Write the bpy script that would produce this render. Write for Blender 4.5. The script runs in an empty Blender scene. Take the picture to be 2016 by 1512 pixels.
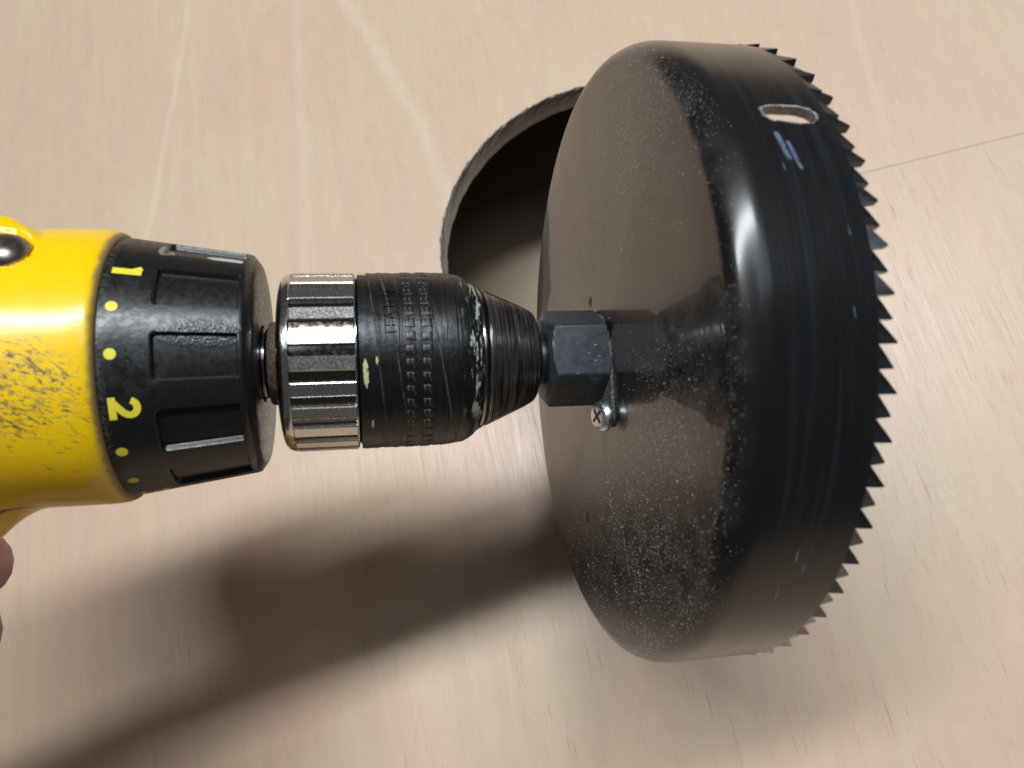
import bpy, bmesh, math, random
from mathutils import Matrix, Vector
import numpy as np
random.seed(7); RNG = np.random.default_rng(11)
S = bpy.context.scene
COL = S.collection
MM = 0.001
PI = math.pi
R_ = math.radians

# ------------------------------------------------------------------ camera
# world: the plywood's top face is z = 0, the cut hole is centred on the origin, metres
cam_d = bpy.data.cameras.new("camera"); cam = bpy.data.objects.new("camera", cam_d); COL.objects.link(cam)
cx_ = Vector((0.985101, 0.0, -0.171974)); cy_ = Vector((0.054334, 0.948778, 0.311236)); cz_ = Vector((0.163165, -0.315943, 0.934643))
M = Matrix.Identity(4)
for i, c in enumerate((cx_, cy_, cz_)):
    for j in range(3): M[j][i] = c[j]
M.translation = Vector((7.2347, -167.2378, 295.38)) * MM
cam.matrix_world = M
cam_d.sensor_width = 36; cam_d.lens = 27.036
cam_d.clip_start = 0.01; cam_d.clip_end = 50
cam_d.dof.use_dof = True; cam_d.dof.focus_distance = 0.215; cam_d.dof.aperture_fstop = 18.0
S.camera = cam

# ------------------------------------------------------------------ light
W = bpy.data.worlds.new("World"); S.world = W; W.use_nodes = True
wn = W.node_tree.nodes["Background"]; wn.inputs[0].default_value = (0.90, 0.96, 1.0, 1); wn.inputs[1].default_value = 0.058
S.view_settings.view_transform = 'Standard'; S.view_settings.look = 'None'
S.view_settings.exposure = 0.0; S.view_settings.gamma = 1.0
def area(name, direction, dist, sx, sy, watts, col, roll=0.0, at=(-0.02, -0.09, 0.06)):
    ld = bpy.data.lights.new(name, 'AREA'); ld.shape = 'RECTANGLE'; ld.size = sx; ld.size_y = sy
    ld.energy = watts; ld.color = col
    o = bpy.data.objects.new(name, ld); COL.objects.link(o)
    dv = Vector(direction).normalized()
    o.location = Vector(at) + dv * dist
    o.rotation_euler = (dv.to_track_quat('Z', 'Y').to_matrix() @ Matrix.Rotation(R_(roll), 3, 'Z')).to_euler()
    return o
area("window_light", (0.015, 0.272, 0.95), 1.5, 1.45, 0.17, 31.5, (0.92, 0.97, 1.0), 21)
area("far_window", (0.46, 0.14, 0.84), 1.7, 0.55, 0.8, 2.6, (0.80, 0.91, 1.0), 0)

# ------------------------------------------------------------------ node helper
class NT:
    def __init__(s, name):
        s.m = bpy.data.materials.new(name); s.m.use_nodes = True
        s.t = s.m.node_tree; s.n = s.t.nodes; s.b = s.n["Principled BSDF"]
    def link(s, a, b):
        if isinstance(a, E): a = a.s
        if hasattr(a, 'is_output'): s.t.links.new(a, b)
        else:
            if hasattr(b.default_value, '__len__') and not hasattr(a, '__len__'): a = (a, a, a, 1)[:len(b.default_value)]
            elif hasattr(b.default_value, '__len__') and len(b.default_value) == 4 and len(a) == 3: a = (*a, 1)
            b.default_value = a
    def math(s, op, *a, clamp=False):
        q = s.n.new('ShaderNodeMath'); q.operation = op; q.use_clamp = clamp
        for i, v in enumerate(a): s.link(v, q.inputs[i])
        return E(s, q.outputs[0])
    def obj(s):
        return E(s, s.n.new('ShaderNodeTexCoord').outputs['Object'])
    def xyz(s, v=None):
        q = s.n.new('ShaderNodeSeparateXYZ'); s.link(v or s.obj(), q.inputs[0])
        return [E(s, q.outputs[i]) * 1000.0 for i in range(3)]
    def comb(s, x, y, z=0.0):
        q = s.n.new('ShaderNodeCombineXYZ'); s.link(x, q.inputs[0]); s.link(y, q.inputs[1]); s.link(z, q.inputs[2]); return E(s, q.outputs[0])
    def noise(s, vec, scale=1.0, detail=2.0, rough=0.5, dist=0.0, out=0):
        q = s.n.new('ShaderNodeTexNoise'); s.link(vec, q.inputs['Vector']); q.inputs['Scale'].default_value = scale
        q.inputs['Detail'].default_value = detail; q.inputs['Roughness'].default_value = rough; q.inputs['Distortion'].default_value = dist
        return E(s, q.outputs[out])
    def voro(s, vec, scale=1.0, out='Distance', feature='F1', rand=1.0):
        q = s.n.new('ShaderNodeTexVoronoi'); q.feature = feature; s.link(vec, q.inputs['Vector']); q.inputs['Scale'].default_value = scale
        q.inputs['Randomness'].default_value = rand
        return E(s, q.outputs[out])
    def step(s, v, a, b, lo=0.0, hi=1.0):
        q = s.n.new('ShaderNodeMapRange'); q.interpolation_type = 'SMOOTHSTEP'
        for i, x in enumerate((v, a, b, lo, hi)): s.link(x, q.inputs[i])
        return E(s, q.outputs[0])
    def mix(s, f, a, b, mode='MIX'):
        q = s.n.new('ShaderNodeMix'); q.data_type = 'RGBA'; q.blend_type = mode
        s.link(f, q.inputs[0]); s.link(a, q.inputs[6]); s.link(b, q.inputs[7]); return E(s, q.outputs[2])
    def bump(s, h, strength=0.3, dist=0.0001, normal=None):
        q = s.n.new('ShaderNodeBump'); q.inputs['Strength'].default_value = strength; q.inputs['Distance'].default_value = dist
        s.link(h, q.inputs['Height'])
        if normal is not None: s.link(normal, q.inputs['Normal'])
        return E(s, q.outputs[0])
    def set(s, **k):
        for a, v in k.items():
            s.link(v, s.b.inputs[a.replace('_', ' ')])
        return s.m
class E:
    def __init__(s, nt, sock): s.nt, s.s = nt, sock
    def __add__(s, o): return s.nt.math('ADD', s, o)
    __radd__ = __add__
    def __sub__(s, o): return s.nt.math('SUBTRACT', s, o)
    def __rsub__(s, o): return s.nt.math('SUBTRACT', o, s)
    def __mul__(s, o): return s.nt.math('MULTIPLY', s, o)
    __rmul__ = __mul__
    def __truediv__(s, o): return s.nt.math('DIVIDE', s, o)
    def clamp(s): return s.nt.math('ADD', s, 0.0, clamp=True)
def mx(nt, a, b): return nt.math('MAXIMUM', a, b)
def gauss(nt, x, y, x0, y0, rx, ry):
    """soft round patch: 1 in the middle, 0 outside"""
    dx = (x - x0) / rx; dy = (y - y0) / ry
    return nt.step(dx * dx + dy * dy, 1.0, 0.15)
def cyl(nt):
    x, y, z = nt.xyz()
    th = nt.math('ARCTAN2', y, z) * (180 / PI)
    return x, y, z, th

# ------------------------------------------------------------------ materials
def plywood_mat(name, warm=0.0):
    nt = NT(name)
    x, y, z = nt.xyz()
    ca, sa = math.cos(R_(-11.52)), math.sin(R_(-11.52))
    u = x * ca - y * sa; v = x * sa + y * ca
    big = nt.noise(nt.comb(u * 0.028, v * 0.0045, 3.0), 1, 3, 0.55)
    big2 = nt.noise(nt.comb(u * 0.013, v * 0.009, 9.0), 1, 3, 0.6)
    uw = u + (big2 - 0.5) * 14.0
    mid = nt.noise(nt.comb(uw * 0.16, v * 0.010, 1.0), 1, 4, 0.6)
    fine = nt.noise(nt.comb(u * 1.25, v * 0.032, 5.0), 1, 5, 0.7)
    vfine = nt.noise(nt.comb(u * 3.2, v * 0.16, 7.0), 1, 2, 0.6)
    c = nt.mix(nt.step(big, 0.36, 0.64), (0.580, 0.430, 0.302), (0.600, 0.412, 0.300))
    c = nt.mix(nt.step(big2, 0.42, 0.68), c, (0.60, 0.464, 0.328))
    c = nt.mix(nt.step(mid, 0.38, 0.62) * 0.44, c, (0.545, 0.385, 0.29))
    c = nt.mix(nt.step(vfine, 0.42, 0.72) * 0.22, c, (0.50, 0.37, 0.275))
    c = nt.mix(nt.step(fine, 0.45, 0.78) * 0.48, c, (0.47, 0.34, 0.255))
    # pale arched bands of the rotary-cut veneer
    wv = (nt.noise(nt.comb(v * 0.02, 5.0, 0.0), 1, 2) - 0.5) * 9.0 + (nt.noise(nt.comb(u * 0.9, v * 0.05, 2.0), 1, 3) - 0.5) * 1.6
    for (a, b, cc, w, st) in ((-234.0, 0.30, -0.00030, 2.6, 0.20), (-64.5, -0.055, -0.00090, 6.5, 0.24), (-140.0, 0.08, 0.0, 5.0, 0.16), (118.0, 0.10, 0.0003, 3.0, 0.15)):
        dd = nt.math('ABSOLUTE', u - a - v * b - v * v * cc + wv)
        c = nt.mix(nt.step(dd, w, 0.0) * st * nt.step(v, -30.0, 20.0), c, (0.76, 0.66, 0.52))
        c = nt.mix(nt.step(nt.math('ABSOLUTE', dd - w * 1.5), w * .8, 0.0) * st * 0.35 * nt.step(v, -30.0, 20.0), c, (0.55, 0.40, 0.30))
    # open pores: short dark dashes along the grain
    patch = nt.step(nt.noise(nt.comb(u * 0.03, v * 0.012, 40.0), 1, 2), 0.40, 0.62, 0.25, 1.0)
    pore = nt.step(nt.noise(nt.comb(u * 2.1, v * 0.085, 60.0), 1, 2, 0.55), 0.63, 0.75) * patch
    pore2 = nt.step(nt.noise(nt.comb(u * 1.1, v * 0.028, 80.0), 1, 3, 0.6), 0.63, 0.72) * patch
    c = nt.mix(pore * 0.6 * nt.step(v, 60.0, -60.0, 0.35, 1.0), c, (0.33, 0.21, 0.15))
    c = nt.mix(pore2 * 0.75 * nt.step(v, 60.0, -60.0, 0.3, 1.0), c, (0.36, 0.20, 0.14))
    mott = nt.noise(nt.comb(u * 0.22, v * 0.09, 11.0), 1, 3, 0.6)
    c = nt.mix(nt.step(mott, 0.35, 0.7) * 0.16, c, (0.66, 0.53, 0.40))
    h = fine * 0.6 + vfine * 0.5 - pore * 1.2 - pore2 * 0.8
    return nt.set(Base_Color=c, Roughness=nt.step(fine, 0.3, 0.7, 0.31, 0.44), Normal=nt.bump(h, 0.40, 0.00018), Specular_IOR_Level=0.5)
M_PLY = plywood_mat("plywood_veneer")

def edge_mat():
    nt = NT("plywood_cut_edge")
    x, y, z = nt.xyz()
    th = nt.math('ARCTAN2', y, x) * 76.8
    ply = nt.math('PINGPONG', z + 0.3, 2.55) / 2.55
    c = nt.mix(nt.step(ply, 0.40, 0.60), (0.84, 0.74, 0.63), (0.72, 0.62, 0.52))
    # burnt slanting marks left by the saw teeth
    n = nt.noise(nt.comb(th * 0.30 + z * 0.42, z * 0.07, 2.0), 1, 2, 0.55)
    c = nt.mix(nt.step(n, 0.42, 0.60) * nt.step(z, -9.0, -3.0, 0.1, 0.95), c, (0.17, 0.14, 0.12))
    n2 = nt.noise(nt.comb(th * 1.5, z * 1.2, 2.0), 1, 3, 0.6)
    c = nt.mix(nt.step(n2, 0.4, 0.7) * 0.35, c, (0.42, 0.35, 0.29))
    return nt.set(Base_Color=c, Roughness=0.85, Normal=nt.bump(n2 + n, 0.6, 0.0005))
M_EDGE = edge_mat()

def cup_mat(bare=False):
    nt = NT("black_enamel_steel")
    x, y, z, th = cyl(nt)
    r = nt.math('SQRT', y * y + z * z)
    arc = th * 1.326
    on_side = nt.step(x, 7.0, 11.0)
    sideN = nt.noise(nt.comb(x * 1.6, th * 0.035, 4.0), 1, 3, 0.6)       # marks that run round the wall
    wob = nt.noise(nt.comb(x * 0.12, arc * 0.03, z * 0.02), 1, 3, 0.55)
    # wood-dust film and specks on the end face
    P = nt.comb(x, y, z)
    low = gauss(nt, y, z, -47.0, 14.0, 36.0, 62.0)
    low2 = gauss(nt, y, z, -12.0, 48.0, 24.0, 26.0)
    up = gauss(nt, y, z, 46.0, 30.0, 44.0, 48.0)
    rimd = nt.step(r, 64.0, 70.0) * nt.step(x, 3.5, 0.6)
    area_ = mx(nt, mx(nt, low, low2 * 0.9), mx(nt, up * 0.75, rimd * 0.3))
    clump = nt.noise(P, 0.07, 3, 0.6)
    dens = area_ * nt.step(clump, 0.30, 0.62, 0.35, 1.0) * nt.step(x, 7.0, 2.0)
    wiped = nt.step(z, 26.6, 27.4) * nt.step(y, 8.0, 11.0) * nt.step(y + (z - 27) * 0.25, 38.0, 35.0) * nt.step(x, 1.5, .5)
    dens = dens * (1.0 - wiped * 0.9)
    vd = nt.voro(P, 3.1)
    sz = nt.noise(P, 2.3, 0)
    speck = nt.step(vd, 0.10 + sz * 0.26, 0.05 + sz * 0.16) * nt.math('LESS_THAN', nt.math('FRACT', nt.noise(nt.voro(P, 3.1, out='Position'), 5.0, 0) * 37.0), dens * 0.62)
    film = nt.noise(P, 0.16, 4, 0.65)
    film_m = nt.step(film, 0.35, 0.75) * (dens * 0.13 * nt.step(x, 1.6, 0.1) + 0.045 * nt.step(x, 5.0, 0.5) * (1.0 - wiped))
    # tiny pin dents
    dots = nt.step(nt.voro(P, 0.55), 0.10, 0.05)
    base = nt.mix(film_m, (0.0065, 0.0068, 0.0075), (0.33, 0.32, 0.31))
    base = nt.mix(speck * 0.85, base, (0.62, 0.58, 0.53))
    # pale scratches round the wall
    s1 = nt.step(nt.noise(nt.comb(x * 2.4, th * 0.10, 8.0), 1, 2, 0.5), 0.725, 0.77) * on_side * nt.step(nt.noise(nt.comb(x * .1, th * .05, 2.0), 1, 2), .48, .62)
    base = nt.mix(s1 * 0.14, base, (0.20, 0.24, 0.28))
    rub = nt.step(nt.noise(nt.comb(x * 0.55, th * 0.018, 31.0), 1, 4, 0.65), 0.46, 0.70) * on_side
    base = nt.mix(rub * 0.5, base, (0.020, 0.024, 0.030))
    # blue scuff beside the slot and the little bluish nicks lower down the wall
    k = (x - 14.15) - (28.8 - th) * 0.17
    blu = mx(nt, nt.step(nt.math('ABSOLUTE', k + 0.22), 0.62, 0.42) * nt.step(nt.math('ABSOLUTE', th - 27.2), 2.7, 2.2), nt.step(nt.math('ABSOLUTE', k - 1.15), 0.42, 0.28) * nt.step(nt.math('ABSOLUTE', th - 25.6), 2.6, 2.2))
    blu = blu * nt.step(nt.noise(nt.comb(x * 4.5 + th * .8, th * 0.5, 1.0), 1, 4, .75), 0.40, 0.58)
    base = nt.mix(blu * 0.62, base, (0.24, 0.33, 0.50))
    for (sx_, t0, w, l) in ((15.8, -31.2, 0.22, 1.6), (14.9, -39.0, 0.22, 1.9), (18.0, -33.5, 0.18, 0.9), (13.0, 23.5, 0.15, .9), (21.5, 3.0, .12, 1.0), (22.5, 14.0, .2, 0.8)):
        q = nt.step(nt.math('ABSOLUTE', x - sx_ + (th - t0) * 0.12), w, w * 0.1) * nt.step(nt.math('ABSOLUTE', th - t0), l, l * 0.3) * nt.step(nt.noise(nt.comb(x * 3.0, th * 1.0, 1.0), 1, 3, .7), 0.36, 0.55)
        base = nt.mix(q * 0.5, base, (0.30, 0.40, 0.50))
    rough = 0.26 + film_m * 1.0 + speck * 0.3 + nt.step(wob, 0.35, 0.7) * 0.06
    hN = (sideN * 0.55) * on_side + wob * 1.6 - dots * 0.25
    return nt.set(Base_Color=base, Roughness=rough, Normal=nt.bump(hN, 0.14, 0.0004), Specular_IOR_Level=0.30, Coat_Weight=0.43, Coat_Roughness=0.014 + film_m * 0.12 + nt.step(x, 0.3, 2.5) * 0.155 + on_side * nt.step(sideN, 0.4, 0.7) * 0.10)
M_CUP = cup_mat()

def simple(name, col, rough, metal=0.0, bump=0.0, bscale=0.8, var=0.0, col2=None, spec=0.5, coat=0.0, stretch=(1, 1, 1)):
    nt = NT(name)
    x, y, z = nt.xyz()
    P = nt.comb(x * stretch[0], y * stretch[1], z * stretch[2])
    n = nt.noise(P, bscale, 4, 0.6)
    c = nt.mix(nt.step(n, 0.40, 0.66) * var, col, col2 or col)
    k = dict(Base_Color=c, Metallic=metal, Roughness=nt.step(n, 0.3, 0.7, rough * 0.8, rough * 1.25), Specular_IOR_Level=spec, Coat_Weight=coat)
    if bump: k['Normal'] = nt.bump(n, bump, 0.0003)
    return nt.set(**k)
M_TOOTH = simple("black_enamel_tooth", (0.007, 0.0075, 0.0085), 0.22, bump=0.25, bscale=0.5, var=0.3, col2=(0.03, 0.035, 0.04), coat=0.3)
M_BARE = simple("bare_ground_steel", (0.52, 0.48, 0.46), 0.38, metal=0.6, bump=1.0, bscale=3.0, var=0.9, col2=(0.10, 0.075, 0.065))
M_PIT = simple("dark_dimple", (0.004, 0.004, 0.004), 0.6)
M_DUST = simple("wood_dust", (0.74, 0.70, 0.64), 0.85, var=0.6, col2=(0.80, 0.77, 0.72), bscale=1.5)
M_PENCIL = simple("pencil_graphite", (0.43, 0.34, 0.26), 0.6, var=0.8, col2=(0.42, 0.34, 0.27), bscale=1.2)
M_ZINC = simple("zinc_plated_steel", (0.80, 0.84, 0.86), 0.33, metal=1.0, bump=0.12, bscale=1.2)
M_SLOTDARK = simple("screw_recess", (0.03, 0.032, 0.035), 0.4, metal=0.5)
M_STEEL = simple("polished_spindle_steel", (0.30, 0.29, 0.28), 0.15, metal=1.0, bump=0.05, bscale=2)
M_WASHER = simple("rusty_washer", (0.20, 0.16, 0.125), 0.75, metal=0.2, bump=0.9, bscale=1.6, var=1.0, col2=(0.10, 0.075, 0.055))
M_MARK = simple("yellow_print", (0.78, 0.68, 0.045), 0.45, var=0.5, col2=(0.62, 0.52, 0.06), bscale=1.3)
M_GRIP = simple("black_rubber", (0.012, 0.012, 0.012), 0.6, bump=0.4, bscale=1.0)

M_PLATE = simple("dusty_steel_plate", (0.05, 0.048, 0.045), 0.6, metal=0.3, bump=0.5, bscale=1.5, var=0.7, col2=(0.24, 0.22, 0.20))
def hex_mat():
    nt = NT("blued_steel")
    x, y, z = nt.xyz(); P = nt.comb(x, y, z)
    n = nt.noise(P, 0.5, 4, 0.6)
    sp = nt.step(nt.voro(P, 1.7), 0.17, 0.08) * nt.step(nt.noise(P, 0.3, 2), 0.50, 0.62)
    sc = nt.step(nt.noise(nt.comb(x * 0.5 + y * 0.2, y * 3.0, z * 3.0), 1, 1), 0.735, 0.765)
    c = nt.mix(nt.step(n, 0.35, 0.7) * 0.5, (0.016, 0.021, 0.028), (0.03, 0.035, 0.042))
    c = nt.mix(sp * 0.6, c, (0.5, 0.47, 0.42)); c = nt.mix(sc * 0.7, c, (0.5, 0.55, 0.6))
    return nt.set(Base_Color=c, Roughness=nt.step(n, 0.3, 0.7, 0.34, 0.5), Normal=nt.bump(n + sp * 0.3, 0.08, 0.0003), Specular_IOR_Level=0.6)
M_HEX = hex_mat()

def chrome_mat(name, flat=False):
    nt = NT(name)
    x, y, z, th = cyl(nt)
    P = nt.comb(x, y, z)
    n = nt.noise(P, 2.2 if flat else 0.9, 4, 0.65)
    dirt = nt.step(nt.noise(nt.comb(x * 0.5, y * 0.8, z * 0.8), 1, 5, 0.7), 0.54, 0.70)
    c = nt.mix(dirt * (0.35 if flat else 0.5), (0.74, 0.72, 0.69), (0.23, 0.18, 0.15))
    if not flat: c = nt.mix(nt.step(nt.math('SQRT', y * y + z * z), 20.85, 20.6) * nt.step(x, -76.6, -76.1) * 0.85, c, (0.10, 0.075, 0.065))  # dark reflections between the ribs, painted into the base colour
    pt = nt.step(nt.math('ABSOLUTE', th + 62.0), 11.0, 6.0) * nt.step(x, -73.5, -75.5) * nt.step(n, 0.35, 0.5)
    c = nt.mix(pt, c, (0.50, 0.36, 0.05))
    return nt.set(Base_Color=c, Metallic=1.0 - pt, Roughness=nt.step(n, 0.3, 0.75, 0.20 if flat else 0.08, 0.34 if flat else 0.22) + dirt * 0.12 + pt * 0.4,
                  Normal=nt.bump(n, 0.07 if flat else 0.02, 0.00025))
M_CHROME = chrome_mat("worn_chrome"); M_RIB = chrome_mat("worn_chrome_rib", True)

def sleeve_mat():
    nt = NT("worn_black_sleeve")
    x, y, z, th = cyl(nt)
    arc = th * 0.3735
    P = nt.comb(x, y, z)
    n = nt.noise(P, 0.45, 4, 0.65)
    runs = nt.noise(nt.comb(x * 1.3, arc * 0.10, 2.0), 1, 4, 0.65)
    base = nt.mix(nt.step(runs, 0.50, 0.75) * 0.30, (0.0055, 0.006, 0.007), (0.02, 0.025, 0.032))
    # rubbed-through front edge and paint smears round it
    edge = nt.step(x, -38.6, -35.0) * nt.step(x, -31.2, -32.2)
    sm = nt.noise(nt.comb(x * 0.75, arc * 0.16, 13.0), 1, 5, 0.68)
    paint = nt.step(sm + nt.step(nt.math('ABSOLUTE', x + 34.4 - nt.math('SINE', th * 0.045) * 0.5), 1.3, 0.2) * 0.08, 0.575, 0.61) * edge 
    rub = nt.step(nt.noise(nt.comb(x * 1.7, arc * 0.3, 33.0), 1, 4, 0.7), 0.52, 0.60) * nt.step(x, -37.5, -34.5)
    base = nt.mix(rub * 0.7, base, (0.10, 0.088, 0.076))
    base = nt.mix(paint * 0.9, base, (0.46, 0.50, 0.44))
    # chips of pale green paint by the ring
    pm = nt.noise(nt.comb(x * 1.3, arc * 0.45, 5.0), 1, 4, 0.7)
    spot = mx(nt, gauss(nt, x, th, -59.9, -9.0, 0.8, 11.0), gauss(nt, x, th, -60.2, 74.0, 1.6, 7.0))
    spot = mx(nt, spot, gauss(nt, x, th, -57.4, -2.0, 0.4, 4.0)); spot = mx(nt, spot, gauss(nt, x, th, -58.7, -44.0, 0.4, 5.0))
    gp = nt.step(spot + (pm - 0.5) * 3.2, 0.50, 0.62) * nt.step(spot, 0.0, 0.1)
    base = nt.mix(gp * 0.9, base, (0.50, 0.52, 0.27))
    flk = nt.step(nt.noise(nt.comb(x * 1.6, arc * 0.7, 71.0), 1, 3, 0.7), 0.705, 0.74) * nt.step(nt.noise(P, 0.12, 2), 0.44, 0.6)
    base = nt.mix(flk * 0.75, base, (0.42, 0.46, 0.46))
    # slanting gouges
    g = None
    for (x0, k, w) in ((-52.9, -0.0490, 0.30), (-43.2, -0.060, 0.26), (-57.0, -0.030, 0.16)):
        d = nt.math('ABSOLUTE', x - x0 - th * k + (runs - 0.5) * 0.25)
        q = nt.step(d, w, w * 0.25); g = q if g is None else mx(nt, g, q)
    gm = g * nt.step(nt.math('ABSOLUTE', th), 78.0, 45.0)
    base = nt.mix(gm * 0.34 * nt.step(nt.noise(P, 0.3, 2), .35, .6), base, (0.20, 0.18, 0.165))
    ring = None
    for x0 in (-55.3, -52.2, -47.4, -44.9, -41.5, -38.9):
        q = nt.step(nt.math('ABSOLUTE', x - x0), 0.22, 0.06); ring = q if ring is None else mx(nt, ring, q)
    return nt.set(Base_Color=base, Roughness=nt.step(n, 0.3, 0.7, 0.30, 0.42) + paint * 0.3 + gp * 0.2, Specular_IOR_Level=0.42,
                  Normal=nt.bump(runs * 0.8 + n * 0.9 - ring * 0.9 + gm * 1.6 + paint * 0.7 + gp * 0.7, 0.42, 0.00035))
M_SLEEVE = sleeve_mat()

def nose_mat():
    nt = NT("turned_worn_steel")
    x, y, z, th = cyl(nt)
    l = nt.noise(nt.comb(x * 4.5, th * 0.010, 2.0), 1, 3, 0.6)
    l2 = nt.noise(nt.comb(x * 1.4, th * 0.05, 12.0), 1, 4, 0.65)
    c = nt.mix(nt.step(l, 0.40, 0.60), (0.035, 0.030, 0.029), (0.40, 0.37, 0.35))
    c = nt.mix(nt.step(l2, 0.5, 0.66) * 0.75, c, (0.03, 0.026, 0.024))
    return nt.set(Base_Color=c, Metallic=0.9, Roughness=nt.step(l, 0.3, 0.7, 0.30, 0.17), Normal=nt.bump(l + l2 * 0.5, 0.35, 0.0003))
M_NOSE = nose_mat()

def collar_mat():
    nt = NT("scuffed_black_plastic")
    x, y, z, th = cyl(nt)
    arc = th * 0.5
    P = nt.comb(x, y, z)
    n = nt.noise(P, 0.8, 3, 0.6)
    leather = nt.voro(nt.comb(x * 1.6 + arc * 0.5, arc * 1.2 - x * .3, 0.0), 1.3, out='Distance', feature='SMOOTH_F1')
    lm = gauss(nt, x, th, -92.0, 12.0, 12.0, 7.0) 
    scr = None
    for k, (a, b, t) in enumerate(((0.55, 3.6, .70), (-0.7, 3.0, .715), (2.6, 0.7, .72))):
        q = nt.step(nt.noise(nt.comb(x * b * 0.35 + arc * a, arc * 2.6 - x * a * 1.8, 5.0 + 9 * k), 1, 2, .5), t, t + 0.04)
        scr = q if scr is None else mx(nt, scr, q)
    zone = gauss(nt, x, th, -106.0, 10.0, 9.0, 34.0)
    scr = scr * (zone * 0.85 + 0.12)
    haze = nt.step(nt.noise(P, 0.22, 4, 0.6), 0.42, 0.7) * zone
    c = nt.mix(haze * 0.30, (0.0075, 0.0078, 0.0085), (0.07, 0.075, 0.08))
    c = nt.mix(scr * 0.5, c, (0.17, 0.17, 0.17))
    # pale paint smear on the upper edge
    pm = nt.step(gauss(nt, x, th, -89.5, 66.0, 5.5, 4.2) + (nt.noise(P, 0.9, 3, .7) - 0.5) * 0.9, 0.45, 0.58)
    pm = mx(nt, pm, nt.step(gauss(nt, x, th, -101.8, 62.0, 2.0, 9.0) + (nt.noise(P, 1.3, 3, .7) - 0.5) * 1.3, 0.55, 0.75) * 0.45)
    c = nt.mix(pm * 0.85, c, (0.50, 0.50, 0.42))
    rimd = nt.step(x, -110.0, -111.6) * nt.step(nt.noise(nt.comb(x, arc * 1.2, 1.0), 1, 3), .42, .6)
    c = nt.mix(rimd * 0.18, c, (0.25, 0.22, 0.17))
    return nt.set(Base_Color=c, Roughness=nt.step(n, 0.3, 0.7, 0.27, 0.40) + scr * 0.2 + pm * 0.3, Specular_IOR_Level=0.5,
                  Normal=nt.bump(n * 0.35 + scr * 0.5 + haze * 0.4 + leather * lm * 1.4 + pm * 0.8, 0.30, 0.0003))
M_COLLAR = collar_mat()

def yellow_mat():
    nt = NT("scuffed_yellow_plastic")
    x, y, z, th = cyl(nt)
    arc = th * 0.545
    P = nt.comb(x, y, z)
    n = nt.noise(P, 0.35, 3, 0.6)
    c = nt.mix(nt.step(n, 0.35, 0.7) * 0.35, (0.89, 0.57, 0.002), (0.87, 0.49, 0.002))
    zone = gauss(nt, x, th, -130.0, -8.0, 22.0, 25.0)
    zone2 = gauss(nt, x, th, -124.0, -22.0, 18.0, 34.0)
    chips = None
    for k, (a, b, t) in enumerate(((0.5, 1.5, .645), (0.20, 0.70, .655), (0.9, 0.9, .68))):
        wx = x + arc * (0.5, -0.25, 0.1)[k]
        q = nt.step(nt.noise(nt.comb(wx * a, arc * b + x * (0.3, .6, 0)[k], 3.0 + 7 * k), 1, 4, .62), t - zone * 0.075 - zone2 * 0.03, t + 0.035 - zone * 0.075 - zone2 * 0.03)
        chips = q if chips is None else mx(nt, chips, q)
    chips = chips * (zone * 0.6 + zone2 * 0.55 + 0.22).clamp()
    c = nt.mix(zone * nt.step(nt.noise(nt.comb(x * .3, arc * .45, 0.0), 1, 5, .7), .45, .68) * 0.55, c, (0.42, 0.28, 0.10))
    c = nt.mix(chips * nt.step(nt.noise(P, 0.5, 3, .7), 0.3, 0.62, 0.35, 0.95), c, (0.11, 0.07, 0.035))
    # grime packed along the front lip and in the lower seam
    lip = nt.step(x + (nt.noise(nt.comb(x * .5, arc * .6, 1.0), 1, 3) - .5) * 1.2, -113.6, -112.3)
    c = nt.mix(lip * 0.85, c, (0.16, 0.115, 0.065))
    seam = nt.step(nt.math('ABSOLUTE', th + 72.5 + (x + 131) * 0.35 + (n - .5) * 5), 1.7, 0.7) * nt.step(x, -127.0, -131.0)
    c = nt.mix(seam * 0.85, c, (0.07, 0.045, 0.025))
    return nt.set(Base_Color=c, Roughness=0.24 + chips * 0.35 + lip * 0.3 + zone * 0.08, Normal=nt.bump(n * 0.4 - chips * 1.2 - seam * 2.0, 0.3, 0.0003), Specular_IOR_Level=0.65)
M_YEL = yellow_mat()
M_BUTTON = simple("dark_glossy_steel", (0.34, 0.29, 0.26), 0.32, metal=1.0, var=0.5, col2=(0.3, 0.28, 0.26), bscale=0.4)

def skin_mat():
    nt = NT("skin")
    x, y, z = nt.xyz(); P = nt.comb(x, y, z)
    n = nt.noise(P, 0.12, 4, 0.6); f = nt.noise(P, 1.4, 3, 0.6)
    c = nt.mix(nt.step(n, 0.35, 0.65), (0.44, 0.22, 0.18), (0.37, 0.17, 0.14))
    m = nt.set(Base_Color=c, Roughness=0.48, Normal=nt.bump(f, 0.25, 0.0003), Subsurface_Weight=0.08)
    nt.b.inputs['Subsurface Scale'].default_value = 0.004
    return m
M_SKIN = skin_mat()
M_NAIL = simple("fingernail", (0.60, 0.38, 0.32), 0.3)

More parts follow.
